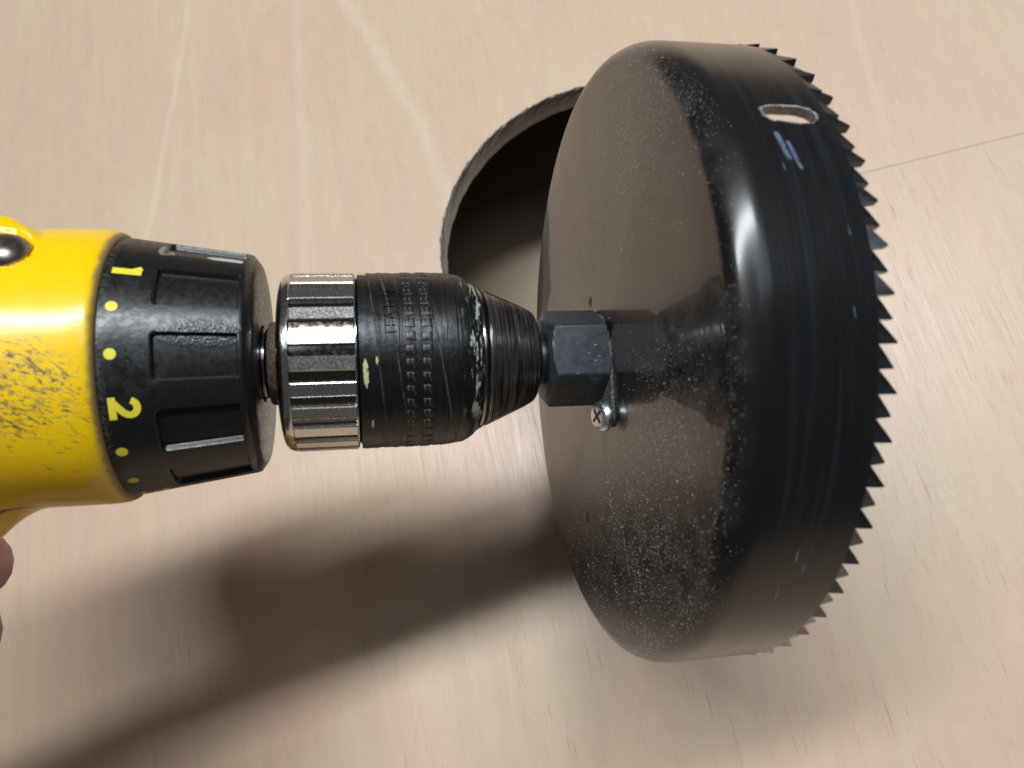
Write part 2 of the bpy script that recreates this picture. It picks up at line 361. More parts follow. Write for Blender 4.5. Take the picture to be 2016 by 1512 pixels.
# ------------------------------------------------------------------ mesh helpers
def finish(name, verts, faces, mat, parent=None, smooth=True, sharp=35, recalc=True, mats=None, fmat=None, link=True):
    me = bpy.data.meshes.new(name)
    me.from_pydata([tuple(c * MM for c in v) for v in verts], [], faces)
    if recalc:
        bm = bmesh.new(); bm.from_mesh(me); bmesh.ops.remove_doubles(bm, verts=bm.verts, dist=1e-6)
        bmesh.ops.recalc_face_normals(bm, faces=bm.faces); bm.to_mesh(me); bm.free()
    for m in (mats or [mat]): me.materials.append(m)
    if fmat is not None and not recalc: me.polygons.foreach_set('material_index', fmat)
    if smooth:
        me.polygons.foreach_set('use_smooth', [True] * len(me.polygons)); me.set_sharp_from_angle(angle=R_(sharp))
    if not link: return me
    o = bpy.data.objects.new(name, me); COL.objects.link(o)
    if parent: o.parent = parent
    return o
def tag(o, label=None, cat=None, kind=None, group=None):
    for k, v in (('label', label), ('category', cat), ('kind', kind), ('group', group)):
        if v: o[k] = v
    return o
def rounded(pts, rads, n=6):
    """polyline (s, r) with its inner corners rounded"""
    out = [pts[0]]
    for i in range(1, len(pts) - 1):
        a, b, c = (np.array(p, float) for p in pts[i - 1:i + 2]); rr = rads[i] if i < len(rads) else 0
        if rr <= 0: out.append(tuple(b)); continue
        u = (a - b); v = (c - b); lu, lv = np.linalg.norm(u), np.linalg.norm(v); t = min(rr, lu * .49, lv * .49)
        p0, p1 = b + u / lu * t, b + v / lv * t
        for k in range(n + 1):
            f = k / n; out.append(tuple((1 - f) ** 2 * p0 + 2 * f * (1 - f) * b + f * f * p1))
    out.append(pts[-1]); return out
def revolve(prof, n=192, closed=False, rf=None):
    V, F = [], []
    m = len(prof)
    for i in range(n):
        t = 2 * PI * i / n
        for (s, r) in prof:
            rr = rf(s, t, r) if rf else r
            V.append((s, rr * math.sin(t), rr * math.cos(t)))
    for i in range(n):
        j = (i + 1) % n
        for k in range(m if closed else m - 1):
            l = (k + 1) % m
            F.append((i * m + k, i * m + l, j * m + l, j * m + k))
    return V, F
def rev_obj(name, prof, mat, parent, n=192, closed=False, sharp=35, rf=None):
    V, F = revolve(prof, n, closed, rf)
    return finish(name, V, F, mat, parent, sharp=sharp)
def on_cyl(s, th_deg, r):
    t = R_(th_deg); return (s, r * math.sin(t), r * math.cos(t))

# ------------------------------------------------------------------ setting: plywood with the cut hole, floor below
RH, TH = 76.8, 12.85
def build_board():
    n = 256; V = []; F = []; fm = []
    X0, X1, Y0, Y1 = -1600, 1500, -1400, 1400
    outer = []
    for i in range(n):
        t = 2 * PI * i / n; c, s = math.cos(t), math.sin(t)
        k = min((X1 if c > 0 else X0) / c if abs(c) > 1e-9 else 1e9, (Y1 if s > 0 else Y0) / s if abs(s) > 1e-9 else 1e9)
        outer.append((k * c, k * s))
    def jit(i, z):
        t = 2 * PI * i / n
        return RH + 0.12 * math.sin(t * 37 + z) + 0.10 * math.sin(t * 91 + 2 * z) + 0.08 * math.sin(t * 17)
    zs = [0.0, -0.35, -2.5, -5, -7.5, -10, -TH]
    rows = []
    def ring(pts, z):
        b = len(V)
        for (x, y) in pts: V.append((x, y, z))
        rows.append(b); return b
    def circ(z, dr=0): return [((jit(i, z) + dr) * math.cos(2 * PI * i / n), (jit(i, z) + dr) * math.sin(2 * PI * i / n)) for i in range(n)]
    a = ring(outer, 0); b = ring(circ(0, 0.35), 0)
    mids = [a, b]
    for z in zs[1:]: mids.append(ring(circ(z), z))
    mids.append(ring(outer, -TH))
    for q in range(len(mids) - 1):
        for i in range(n):
            j = (i + 1) % n
            F.append((mids[q] + i, mids[q] + j, mids[q + 1] + j, mids[q + 1] + i)); fm.append(0 if q in (0, len(mids) - 2) else 1)
    for i in range(n):
        j = (i + 1) % n; F.append((mids[-1] + i, mids[-1] + j, mids[0] + j, mids[0] + i)); fm.append(1)
    o = finish("plywood_board", V, F, None, None, recalc=False, mats=[M_PLY, M_EDGE], fmat=fm, sharp=40)
    tag(o, kind='structure'); return o
board = build_board()
# pencil centre line across the veneer, right of the hole
def pencil():
    V, F = [], []
    dx, dy = 0.9839, 0.1785
    n = 60
    for k in range(n + 1):
        t = 82 + (250 - 82) * k / n
        px, py = t * dx + 0.43, t * dy - 2.3
        w = 0.36 + 0.10 * math.sin(k * 1.7) * math.sin(k * .63)
        V += [(px - dy * w, py + dx * w, 0.06), (px + dy * w, py - dx * w, 0.06)]
        if k: F.append((2 * k - 2, 2 * k - 1, 2 * k + 1, 2 * k))
    return finish("pencil_line", V, F, M_PENCIL, board, smooth=False)
pencil()
fz = -TH - 86
fl = finish("floor", [(-4000, -4000, fz), (4000, -4000, fz), (4000, 4000, fz), (-4000, 4000, fz)], [(0, 1, 2, 3)], simple("floor_board", (0.26, 0.20, 0.14), 0.75, bump=0.2, bscale=0.05, var=0.6, col2=(0.31, 0.24, 0.165), stretch=(1, .12, 1)), smooth=False)
tag(fl, kind='structure')

# ------------------------------------------------------------------ tool frame: +X along the spindle, +Y up the picture, +Z out of the work
d = Vector((0.936606, 0.091849, -0.338133)).normalized()
zl = Vector((-0.0,0.0,0.0))
cam_z = cz_
zl = (cam_z - d * cam_z.dot(d)).normalized(); yl = zl.cross(d)
def frame(origin):
    m = Matrix.Identity(4)
    for i, c in enumerate((d, yl, zl)):
        for j in range(3): m[j][i] = c[j]
    m.translation = Vector(origin) * MM; return m
C0 = Vector((-2.886398, -97.146467, 105.982621))
def empty(name, m, label, cat):
    e = bpy.data.objects.new(name, None); COL.objects.link(e); e.empty_display_size = 0.02; e.matrix_world = m
    return tag(e, label, cat)
saw = empty("hole_saw", frame(C0), "large black hole saw with toothed rim and dusty end face, held in the chuck", "hole saw")
drill = empty("cordless_drill", frame(C0 + yl * 0.62), "yellow and black cordless drill with numbered torque collar and chrome ringed chuck", "drill")

# ------------------------------------------------------------------ hole saw
RS, TB, TT, RF = 76.0, 25.95, 29.15, 71.3
def slot_xy(t, g):
    c, q = math.cos(t), math.sin(t)
    return math.copysign(abs(c) ** 0.62, c) * (5.25 + g), math.copysign(abs(q) ** 0.8, q) * (2.3 + g)
def build_cup():
    prof = [(0, 3.2), (0, 30), (0, 60), (0, RF)]
    for k in range(1, 15):
        a = PI / 2 * k / 14; prof.append((7.0 * (1 - math.cos(a)), RF + (RS - RF) * math.sin(a)))
    prof += [(16, RS), (21, RS), (TB, RS), (TB, RS - 1.9), (18, RS - 1.9), (12, RS - 1.9), (8, RS - 3.0), (5, RS - 6), (3.2, RS - 12), (2.6, 40), (2.6, 3.2)]
    V, F = revolve(prof, 448, True)
    cup = finish("cup_raw", V, F, M_CUP, None, recalc=True)
    # slot cutter, a rough rounded slot through the wall
    V, F = [], []; n = 64
    for lay, z in enumerate((50, 95)):
        for i in range(n):
            t = 2 * PI * i / n
            hx, hy = 5.25, 2.25
            px, py = slot_xy(t, 0.0)
            w = 1 + 0.02 * math.sin(5 * t + 1) + 0.015 * math.sin(11 * t) + 0.015 * math.sin(23 * t)
            px *= w; py *= w * (1 + 0.08 * math.cos(t))
            py -= 0.05 * px
            V.append((18.1 + px, py, z))
    F.append(tuple(range(n - 1, -1, -1))); F.append(tuple(range(n, 2 * n)))
    for i in range(n): F.append((i, (i + 1) % n, n + (i + 1) % n, n + i))
    cut = finish("cut_raw", V, F, M_BARE, None, smooth=False)
    cut.rotation_euler = (R_(-33.4), 0, 0)
    md = cup.modifiers.new("cut", 'BOOLEAN'); md.operation = 'DIFFERENCE'; md.object = cut; md.solver = 'EXACT'; md.material_mode = 'TRANSFER'
    dg = bpy.context.evaluated_depsgraph_get(); dg.update()
    me = bpy.data.meshes.new_from_object(cup.evaluated_get(dg)); me.name = "cup"
    me.polygons.foreach_set('use_smooth', [True] * len(me.polygons)); me.set_sharp_from_angle(angle=R_(32))
    bpy.data.objects.remove(cup); bpy.data.objects.remove(cut)
    o = bpy.data.objects.new("cup", me); COL.objects.link(o); o.parent = saw
    return o
cup = build_cup()
# bare metal burr round the slot
def burr():
    V, F = [], []; n = 96; m = 3
    for i in range(n):
        t = 2 * PI * i / n; hx, hy = 5.25, 2.25; cxx = hx - hy
        for q in range(m):
            g = (0.0, 0.24, 0.44)[q] * (1 + 0.35 * math.sin(9 * t + q) + 0.3 * math.sin(21 * t))
            if math.sin(t) < -.3: g *= 0.45
            px, py = slot_xy(t, g)
            w = 1 + 0.02 * math.sin(5 * t + 1) + 0.015 * math.sin(11 * t) + 0.015 * math.sin(23 * t)
            px *= w; py *= w * (1 + 0.08 * math.cos(t)); py -= 0.05 * px
            rr = RS + (0.06, 0.16, -0.02)[q] + 0.05 * math.sin(31 * t + q)
            a = 33.4 + math.degrees(py / RS)
            V.append(on_cyl(18.1 + px, a, rr))
    for i in range(n):
        j = (i + 1) % n
        for q in range(m - 1): F.append((i * m + q, j * m + q, j * m + q + 1, i * m + q + 1))
    finish("slot_rim", V, F, M_BARE, saw)
burr()
NT_ = 112; PIT = 360.0 / NT_
def tooth_mesh(off):
    ro, ri = RS, RS - 1.9
    P = [(0.0, TB, 0), (0.5, TB, 0), (1.0, TB, 0), (0.52, TB + (TT - TB) * 0.53, .5), (0.10, TT - 0.06, 1), (0.0, TT, 1), (0.0, TB + 1.4, .5)]
    V = []
    for (rad_, taper) in ((ro, -0.1), (ri, 0.25)):
        for (a, s, w) in P: V.append(on_cyl(s, a * PIT, rad_ + off * w + taper * w))
    n = len(P)
    F = [(0, 1, 3, 6), (1, 2, 3), (3, 4, 5, 6)]
    F += [tuple(n + k for k in reversed(f)) for f in F]
    for i in range(2, n): j = (i + 1) % n; F.append((i, n + i, n + j, j))
    me = finish("tooth", V, F, M_TOOTH, None, link=False, recalc=True, sharp=40)
    return me
tm = [tooth_mesh(0.55), tooth_mesh(-0.5)]
for k in range(NT_):
    o = bpy.data.objects.new("tooth", tm[k % 2]); COL.objects.link(o); o.parent = saw
    o.rotation_euler = (-R_(5.3 - 0.1 + k * PIT + random.uniform(-.08, .08)), 0, 0)
# hex drive, chamfered at both ends
def hexagon():
    ap = 12.75 * math.cos(PI / 6); Rc = 12.75; n = 144; prof_s = []
    # surface = min(hexagon radius, cone chamfer radius)
    S_ = [-15.5, -15.2, -14.9, -14.5, -14.1, -13.7, -13.3, -12.5, -8, -3.0, -2.4, -2.0, -1.6, -1.2, -0.8, -0.35, 0.0]
    def lim(s):
        a = 9.9 + (s + 15.5) * 1.9; b = 11.3 + (0 - s) * 1.5
        return min(a, b)
    V, F = [], []
    ts = [2 * PI * i / n + R_(8.0) for i in range(n)]
    for t in ts:
        loc = (t - R_(8.0) + PI / 6) % (PI / 3) - PI / 6
        rh = min(ap / math.cos(loc), Rc - 0.18)
        for s in S_: V.append((s, min(rh, lim(s)) * math.sin(t), min(rh, lim(s)) * math.cos(t)))
    m = len(S_)
    for i in range(n):
        j = (i + 1) % n
        for k in range(m - 1): F.append((i * m + k, i * m + k + 1, j * m + k + 1, j * m + k))
    c0 = len(V)
    for t in ts: V.append((-15.5, 6.0 * math.sin(t), 6.0 * math.cos(t)))
    for i in range(n): j = (i + 1) % n; F.append((c0 + i, i * m, j * m, c0 + j))
    finish("hex_drive", V, F, M_HEX, saw, sharp=14)
hexagon()
rev_obj("shank", rounded([(-40, 0.01), (-40, 5.2), (-16.6, 5.2), (-16.6, 6.4), (-15.4, 6.4)], [0, .3, 0, .3], 3), M_HEX, saw, n=96)
# thin retaining plate under the hex with a tab out to the screw
def plate():
    pts = []; c2 = (-14.9, 8.9); r1, r2 = 11.2, 2.9
    base = math.atan2(c2[0], c2[1]); D = math.hypot(*c2); off = math.acos((r1 - r2) / D)
    n = 72
    for k in range(n + 1):
        a = base + off + (2 * PI - 2 * off) * k / n; pts.append((r1 * math.sin(a), r1 * math.cos(a)))
    for k in range(25):
        a = base - off + 2 * off * k / 24; pts.append((c2[0] + r2 * math.sin(a), c2[1] + r2 * math.cos(a)))
    m = len(pts); V = [(-0.75, y, z) for y, z in pts] + [(-0.02, y, z) for y, z in pts]
    F = [tuple(range(m))] + [(k, (k + 1) % m, m + (k + 1) % m, m + k) for k in range(m)]
    finish("retaining_plate", V, F, M_PLATE, saw, smooth=False)
plate()
# small screw by the hex with its slotted head
def screw():
    e = rev_obj("screw", rounded([(-3.3, 0.02), (-3.2, 2.6), (-2.75, 3.5), (-1.9, 3.95), (-1.0, 3.95), (-1.0, 2.9), (-0.8, 1.9), (0.0, 1.9)], [0, .4, .4, .4, .15, .1, .1], 4), M_ZINC, saw, n=72)
    e.location = (-0.9 * MM, -14.9 * MM, 8.9 * MM); e.rotation_euler = (0, R_(15), 0)
    for k in range(2):
        a = R_(38 + 90 * k); V = []
        for s in (-3.55, -2.55):
            for (u, w) in ((-2.3, -.38), (2.3, -.38), (2.3, .38), (-2.3, .38)):
                V.append((s, u * math.sin(a) + w * math.cos(a), u * math.cos(a) - w * math.sin(a)))
        # recess arms: sunk strips with bright lips
        V2 = [(-3.44 - 0.0 * k if abs(1) else s, v[1], v[2]) for s, v in ((0, q) for q in V[:4])]
    # real cross recess: four facets cut as inset dark arms
    V, F = [], []
    for k in range(4):
        a = R_(38 + 90 * k); b = len(V)
        for (u, w, s) in ((0.0, -.38, -3.40), (2.2, -.38, -3.30), (2.2, .38, -3.30), (0.0, .38, -3.40), (0.0, 0, -3.37), (2.2, 0, -3.27)):
            V.append((s, u * math.sin(a) + w * math.cos(a), u * math.cos(a) - w * math.sin(a)))
        F += [(b, b + 1, b + 5, b + 4), (b + 4, b + 5, b + 2, b + 3)]
    r = finish("cross_recess", V, F, M_SLOTDARK, e, smooth=False)
screw()
# small dark dimples in the end face
for (yy, zz, rr) in ((15.0, -5.7, 1.4), (-44.1, -14.9, 1.5)):
    V = [(-0.03, yy, zz)] + [(-0.03, yy + rr * math.sin(2 * PI * k / 24) * (1 + .06 * math.sin(3 * k)), zz + rr * math.cos(2 * PI * k / 24)) for k in range(24)]
    finish("dimple", V, [(0, 1 + k, 1 + (k + 1) % 24) for k in range(24)], M_PIT, saw, smooth=False)
# loose sawdust grains lying on the end face, fillet, hex
def sawdust():
    V, F = [], []
    def grain(p, nrm, ln, w):
        nrm = Vector(nrm).normalized(); a = Vector((0.3, RNG.normal(), RNG.normal())); a = (a - nrm * a.dot(nrm)).normalized(); b = nrm.cross(a)
        p = Vector(p) + nrm * 0.04; bi = len(V)
        for k in (0, 1):
            q = p + nrm * (w * 0.6 * k); f = 1 - .3 * k
            for (u, w2) in ((-1, -1), (1, -.7), (.9, 1), (-.8, .8)): V.append(tuple(q + a * ln * u * f + b * w * w2 * f))
        F.extend([(bi + 4, bi + 5, bi + 6, bi + 7)] + [(bi + i, bi + (i + 1) % 4, bi + 4 + (i + 1) % 4, bi + 4 + i) for i in range(4)])
    spots = [(-50, 12, 20, 26, 800), (-42, 34, 13, 17, 620), (-15, 47, 11, 10, 330), (45, 34, 18, 16, 330), (58, 44, 9, 12, 170), (-66, 25, 6, 14, 120), (20, 30, 20, 25, 70), (40, 0, 20, 20, 90)]
    for (y0, z0, sy, sz, n) in spots:
        for _ in range(n):
            y = RNG.normal(y0, sy); z = RNG.normal(z0, sz); r = math.hypot(y, z)
            if r < 13.2 or r > 75.2: continue
            if 2 < y < 22 and z > 20 and RNG.random() < .8: continue
            if r <= RF: p = (0, y, z); nn = (-1, 0, 0)
            else:
                a = math.asin(min(1, (r - RF) / (RS - RF))); s = 7.0 * (1 - math.cos(a)); p = (s, y, z)
                nn = (-math.cos(a) / 7.0, math.sin(a) / 4.7 * y / r, math.sin(a) / 4.7 * z / r)
            ln = abs(RNG.normal(0, .035)) + 0.045
            if RNG.random() < .02: ln *= 4
            grain(p, nn, ln, 0.035 + 0.045 * RNG.random())
    for _ in range(260):   # near rim clumps
        t = R_(RNG.choice([RNG.normal(-62, 10), RNG.normal(-35, 14), RNG.normal(-10, 18), RNG.normal(45, 16)])); a = abs(RNG.normal(.35, .25)); a = min(a, 1.3)
        r = RF + (RS - RF) * math.sin(a)
        grain((7.0 * (1 - math.cos(a)), r * math.sin(t), r * math.cos(t)), (-math.cos(a) / 7.0, math.sin(a) / 4.7 * math.sin(t), math.sin(a) / 4.7 * math.cos(t)), abs(RNG.normal(0, .035)) + .035, .03 + .03 * RNG.random())
    for (y0, z0, dy, dz, n) in ((-31, 4, -9, 3.5, 26), (-41, 14, -12, 5, 34), (-30, 19, -7, 3, 16), (-47, 24, -10, 3, 22), (-55, 7, -8, 3, 18), (-20, 38, -6, 3, 14), (30, 36, -3, 5, 10)):
        for k in range(n):
            t = k / n + RNG.normal(0, .02)
            if RNG.random() < .3: continue
            grain((0, y0 + dy * t + RNG.normal(0, .10), z0 + dz * t + RNG.normal(0, .10)), (-1, 0, 0), .05 + .09 * RNG.random(), .04 + .04 * RNG.random())
    o = finish("sawdust", V, F, M_DUST, None, smooth=False, recalc=False)
    o.matrix_world = frame(C0); tag(o, "pale wood dust speckled over the hole saw's black end face", "sawdust", 'stuff')
sawdust()

# ------------------------------------------------------------------ drill: chuck
rev_obj("spindle", rounded([(-90, 7.0), (-84.5, 7.0), (-84.0, 8.6), (-82.6, 8.6), (-82.4, 7.2), (-78, 7.2)], [0, .2, .4, .4, .2], 3), M_STEEL, drill, n=96)
def wash(s, t, r): return r * (1 + .012 * math.sin(7 * t) + .010 * math.sin(19 * t + s))
rev_obj("washer", rounded([(-82.2, 7.2), (-82.2, 9.6), (-80.0, 10.2), (-80.0, 7.2)], [0, .5, .4], 3), M_WASHER, drill, n=96, rf=wash)
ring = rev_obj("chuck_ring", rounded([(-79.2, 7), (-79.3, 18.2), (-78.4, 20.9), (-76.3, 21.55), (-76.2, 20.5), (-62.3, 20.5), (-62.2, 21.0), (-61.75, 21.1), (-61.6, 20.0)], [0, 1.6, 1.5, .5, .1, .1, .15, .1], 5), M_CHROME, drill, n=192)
# raised flat ribs round the ring
def rib_mesh():
    a = 4.35; V = []; ro = 21.5
    st = [-76.4, -76.0, -69, -62.1, -61.9]
    for s in st:
        e = 0.35 if s in (st[0], st[-1]) else 0
        V += [on_cyl(s, -a - .3, 20.3), on_cyl(s, -a, ro - .14 - e), on_cyl(s, -a + .5, ro - e), on_cyl(s, a - .5, ro - e), on_cyl(s, a, ro - .14 - e), on_cyl(s, a + .3, 20.3)]
    F = []
    for i in range(len(st) - 1):
        for k in range(5): F.append((i * 6 + k, i * 6 + k + 1, i * 6 + 7 + k, i * 6 + 6 + k))
    F += [tuple(range(6)), tuple(range(len(st) * 6 - 1, len(st) * 6 - 7, -1))]
    return finish("rib", V, F, M_RIB, None, link=False, sharp=20)
rm = rib_mesh()
for k in range(23):
    o = bpy.data.objects.new("rib", rm); COL.objects.link(o); o.parent = ring; o.rotation_euler = (-R_(12.9 + 360 / 23 * k), 0, 0)
def sleeve_r(s, t, r):
    w = 0.0
    if s < -33: w += 0.10 * math.sin(s * 1.9 + 3 * t) * math.sin(s * .8)
    if s > -39: w += 0.14 * math.sin(5 * t + 1.3) * math.sin(s) + 0.08 * math.sin(13 * t)
    return r + w
pr = [(-61.9, 19.4), (-61.35, 20.3), (-61.2, 20.6), (-61.2, 21.45)] + [(s, 21.45 - .05 * (s + 61) / 19) for s in np.linspace(-60.8, -42, 40)] + [(-40, 21.3), (-38.5, 21.1), (-37, 20.75), (-35.6, 20.15), (-34.4, 19.4), (-33.4, 18.6), (-32.9, 18.2), (-32.8, 17.4)]
sleeve = rev_obj("chuck_sleeve", pr, M_SLEEVE, drill, n=256, rf=sleeve_r, sharp=50)
rev_obj("nose_band", rounded([(-33.4, 15), (-33.4, 17.6), (-32.4, 17.95), (-31.3, 17.3), (-31.1, 16.0)], [0, .3, .6, .3], 4), M_STEEL, drill, n=144)
rev_obj("chuck_nose", rounded([(-31.3, 16.0), (-31.2, 17.2), (-30.5, 17.1), (-21, 13.0), (-18.2, 11.5), (-17.0, 8.8), (-17.0, 5.3)], [0, .3, 1.5, .5, .6, .4], 5), M_NOSE, drill, n=192)
# moulded blocks in two rows round the sleeve
def block(name, hw, ha, hgt, mat):
    V = []; r0 = 21.3
    for (a, s, r) in ((1.0, 1.0, r0), (.97, .97, r0 + hgt * .7), (.8, .8, r0 + hgt)):
        for (u, w) in ((-1, -1), (1, -1), (1, 1), (-1, 1)): V.append(on_cyl(u * hw * s, w * ha * a, r))
    F = [(8, 9, 10, 11)]
    for q in (0, 4):
        for i in range(4): F.append((q + i, q + (i + 1) % 4, q + 4 + (i + 1) % 4, q + 4 + i))
    return finish(name, V, F, mat, None, link=False, sharp=60)
bmh = block("grip_block", 1.15, 2.9, 0.24, M_SLEEVE)
for k in range(44):
    for s in (-49.9, -46.2):
        o = bpy.data.objects.new("grip_block", bmh); COL.objects.link(o); o.parent = sleeve
        o.location = (s * MM, 0, 0); o.rotation_euler = (-R_(4 + k * 360 / 44 + random.uniform(-.4, .4)), 0, 0)
# moulded letters round the sleeve, read upwards
def ribbon(path, w, place, name, mat, parent, lift):
    V, F = [], []
    P = [np.array(p, float) for p in path]
    for i, p in enumerate(P):
        if i == 0: t = P[1] - p
        elif i == len(P) - 1: t = p - P[i - 1]
        else:
            t1 = (p - P[i - 1]); t2 = (P[i + 1] - p); t = t1 / np.linalg.norm(t1) + t2 / np.linalg.norm(t2)
        t = t / np.linalg.norm(t); nn = np.array([-t[1], t[0]])
        for sgn in (-1, 1):
            q = p + nn * w / 2 * sgn; V.append(place(q[0], q[1], lift))
    m = len(P)
    for q in range(2 * m):  # lower edge so the stroke has depth
        pass
    V2 = V[:]
    base = len(V)
    for i, p in enumerate(P):
        if i == 0: t = P[1] - p
        elif i == len(P) - 1: t = p - P[i - 1]
        else:
            t1 = (p - P[i - 1]); t2 = (P[i + 1] - p); t = t1 / np.linalg.norm(t1) + t2 / np.linalg.norm(t2)
        t = t / np.linalg.norm(t); nn = np.array([-t[1], t[0]])
        for sgn in (-1, 1):
            q = p + nn * w / 2 * sgn; V.append(place(q[0], q[1], lift - 0.25 if lift > .1 else -0.02))
    for i in range(m - 1):
        a = 2 * i; F.append((a, a + 1, a + 3, a + 2)); F.append((a, a + 2, base + a + 2, base + a)); F.append((a + 1, base + a + 1, base + a + 3, a + 3))
    F.append((0, base, base + 1, 1)); a = 2 * (m - 1); F.append((a, a + 1, base + a + 1, base + a))
    return V, F
def join_strokes(strokes, w, place, name, mat, parent, lift):
    V, F = [], []
    for k, st in enumerate(strokes):
        v, f = ribbon(st, w, place, name, mat, parent, lift + 0.012 * k); b = len(V); V += v; F += [tuple(i + b for i in q) for q in f]
    return finish(name, V, F, mat, parent, smooth=False, recalc=True)
def sub(path, step=0.4):
    out = [path[0]]
    for a, b in zip(path[:-1], path[1:]):
        n = max(1, int(math.dist(a, b) / step))
        for k in range(1, n + 1): out.append((a[0] + (b[0] - a[0]) * k / n, a[1] + (b[1] - a[1]) * k / n))
    return out
L_H = [[(-.8, 0), (-.8, 2.6)], [(.8, 0), (.8, 2.6)], [(-.8, 1.3), (.8, 1.3)]]
L_A = [[(-.9, 0), (0, 2.6), (.9, 0)], [(-.5, .9), (.5, .9)]]
L_N = [[(-.8, 0), (-.8, 2.6), (.8, 0), (.8, 2.6)]]
for k, (ch, th0) in enumerate(((L_H, 17.5), (L_A, 26.0), (L_N, 34.5), (L_N, 43.0))):
    def place(gx, gy, h, th0=th0): return on_cyl(-54.0 - gy + 1.2, th0 + math.degrees(gx / 21.4), 21.47 + h)
    join_strokes([sub(s) for s in ch], 0.34, place, "moulded_letter", M_SLEEVE, sleeve, 0.30)

# ------------------------------------------------------------------ drill: torque collar
def collar_base(s):
    pts = [(-112.6, 28.3), (-111.9, 29.45), (-110.5, 29.5), (-101, 28.1), (-85.6, 25.9), (-84.9, 25.7), (-83.6, 23.9), (-83.4, 23.4)]
    return np.interp(s, [p[0] for p in pts], [p[1] for p in pts])
PADS = 11; PP = 360 / PADS
def collar_r(s, t, r):
    a = (math.degrees(t) - 2.2 + PP / 2) % PP - PP / 2
    # rounded pocket from s=-102.2 to the front, half width 10.4 degrees
    ax = abs(a) * 0.47; hw = 10.4 * 0.47; rc = 1.1
    dx = -102.3 - s; dy = ax - hw
    qx, qy = dx + rc, dy + rc
    sd = min(max(qx, qy), 0) + math.hypot(max(qx, 0), max(qy, 0)) - rc      # <0 inside
    end = s - (-85.9)
    sd = max(sd, end)
    k = min(1, max(0, -sd / 0.5)); k = k * k * (3 - 2 * k)
    return r - 1.15 * k
ss = [-112.6, -112.3, -111.9, -111.4, -110.5] + list(np.linspace(-109, -103.2, 8)) + list(np.linspace(-102.8, -100.4, 13)) + list(np.linspace(-99, -88.5, 10)) + list(np.linspace(-87.6, -85.3, 14)) + [-84.9, -84.3, -83.6, -83.4]
prof = [(s, float(collar_base(s))) for s in ss] + [(-83.3, 20), (-83.45, 14), (-83.7, 9.3), (-85.5, 9.0), (-86, 6.5)]
collar = rev_obj("torque_collar", prof, M_COLLAR, drill, n=1056, rf=lambda s, t, r: collar_r(s, t, r) if r > 20.5 and s < -85 else r, sharp=48)
def cpl(s): return float(collar_base(s))
def digit(strokes, th0, w, s0, name):
    def place(gx, gy, h): s = s0 + gy; r = cpl(s) + h; return on_cyl(s, th0 - math.degrees(gx / r), r)
    return join_strokes([sub(s, .35) for s in strokes], w, place, name, M_MARK, collar, 0.05)
arc2 = [(-1.55 + 0.0, 3.75)] + [(1.55 * math.cos(a), 3.75 + 1.35 * math.sin(a)) for a in np.linspace(PI * .93, -0.12 * PI, 12)] + [(1.0, 2.6), (-0.2, 1.6), (-1.5, 0.62)]
digit([[(0.1, 0), (0.1, 5.5)], [(-0.25, 4.95), (-1.25, 4.35)]], 40.9, 1.75, -110.35, "number_mark")
digit([arc2[1:], [(-2.3, .62), (2.35, .62)]], -18.2, 1.35, -110.2, "number_mark")
arc3 = [(1.35 * math.cos(a) - .2, 4.1 + 1.1 * math.sin(a)) for a in np.linspace(PI * .85, -PI * .5, 10)] + [(1.5 * math.cos(a) - .2, 1.75 + 1.3 * math.sin(a)) for a in np.linspace(PI * .4, -PI * .85, 12)]
digit([arc3], -77.5, 1.2, -110.2, "number_mark")
def dot(s0, th0, r0=1.12):
    V = [on_cyl(s0, th0, cpl(s0) + .06)]; n = 28
    for k in range(n):
        t = 2 * PI * k / n; s = s0 + r0 * math.cos(t); V.append(on_cyl(s, th0 + math.degrees(r0 * math.sin(t) / 29), cpl(s) + .055))
    finish("dot_mark", V, [(0, 1 + k, 1 + (k + 1) % n) for k in range(n)], M_MARK, collar, smooth=False)
for s0, th0 in ((-109.35, 22.7), (-109.3, 3.3), (-109.4, -38.0), (-109.4, -57.4), (-109.4, 61.5), (-109.4, 81)): 
    if th0 < 50: dot(s0, th0)

# ------------------------------------------------------------------ drill: yellow housing
def house_r(s, t, r):
    th = math.degrees(t); th = (th + 180) % 360 - 180
    r2 = r
    if s < -114 and r > 25:
        # raised band behind the front lip along the top
        r2 += 0.35 * max(0, min(1, (s + 128.5) / 2)) * max(0, 1 - abs(th - 95) / 70)
        # boss round the steel button
        arc = (th - 49.5) * 0.545; dd = math.hypot(s + 131.4, arc)
        d2 = math.hypot(s + 133.8, (th - 58) * 0.545); b = max(0, min(1, (8.6 - d2) / 3.8)); b = b * b * (3 - 2 * b)
        p = max(0, min(1, (5.9 - dd) / 0.8)); p = p * p * (3 - 2 * p)
        r2 += 2.0 * b - 2.4 * p
        arc2_ = (th - 70) * 0.545; dd = math.hypot(s + 136.0, arc2_); b = max(0, min(1, (8 - dd) / 6)); r2 += 1.6 * b * b * (3 - 2 * b)
        # flare into the handle
        f = max(0, min(1, (-129.5 - s) / 13)); g = max(0, 1 - abs(th + 90) / 38); g = g * g * (3 - 2 * g)
        r2 += 7.0 * f * f * g
    return r2
prof = [(-112.1, 27.5), (-112.1, 29.6), (-112.25, 30.1), (-112.9, 30.7), (-113.9, 31.05), (-115.2, 31.2)] + [(s, 31.3) for s in np.arange(-116.5, -150, -0.7)] + [(-158, 31.3), (-178, 30.6), (-196, 28.8), (-210, 25.5), (-220, 19), (-224, 9), (-224.5, 0.5)]
house = rev_obj("housing", prof, M_YEL, drill, n=360, rf=house_r, sharp=60)
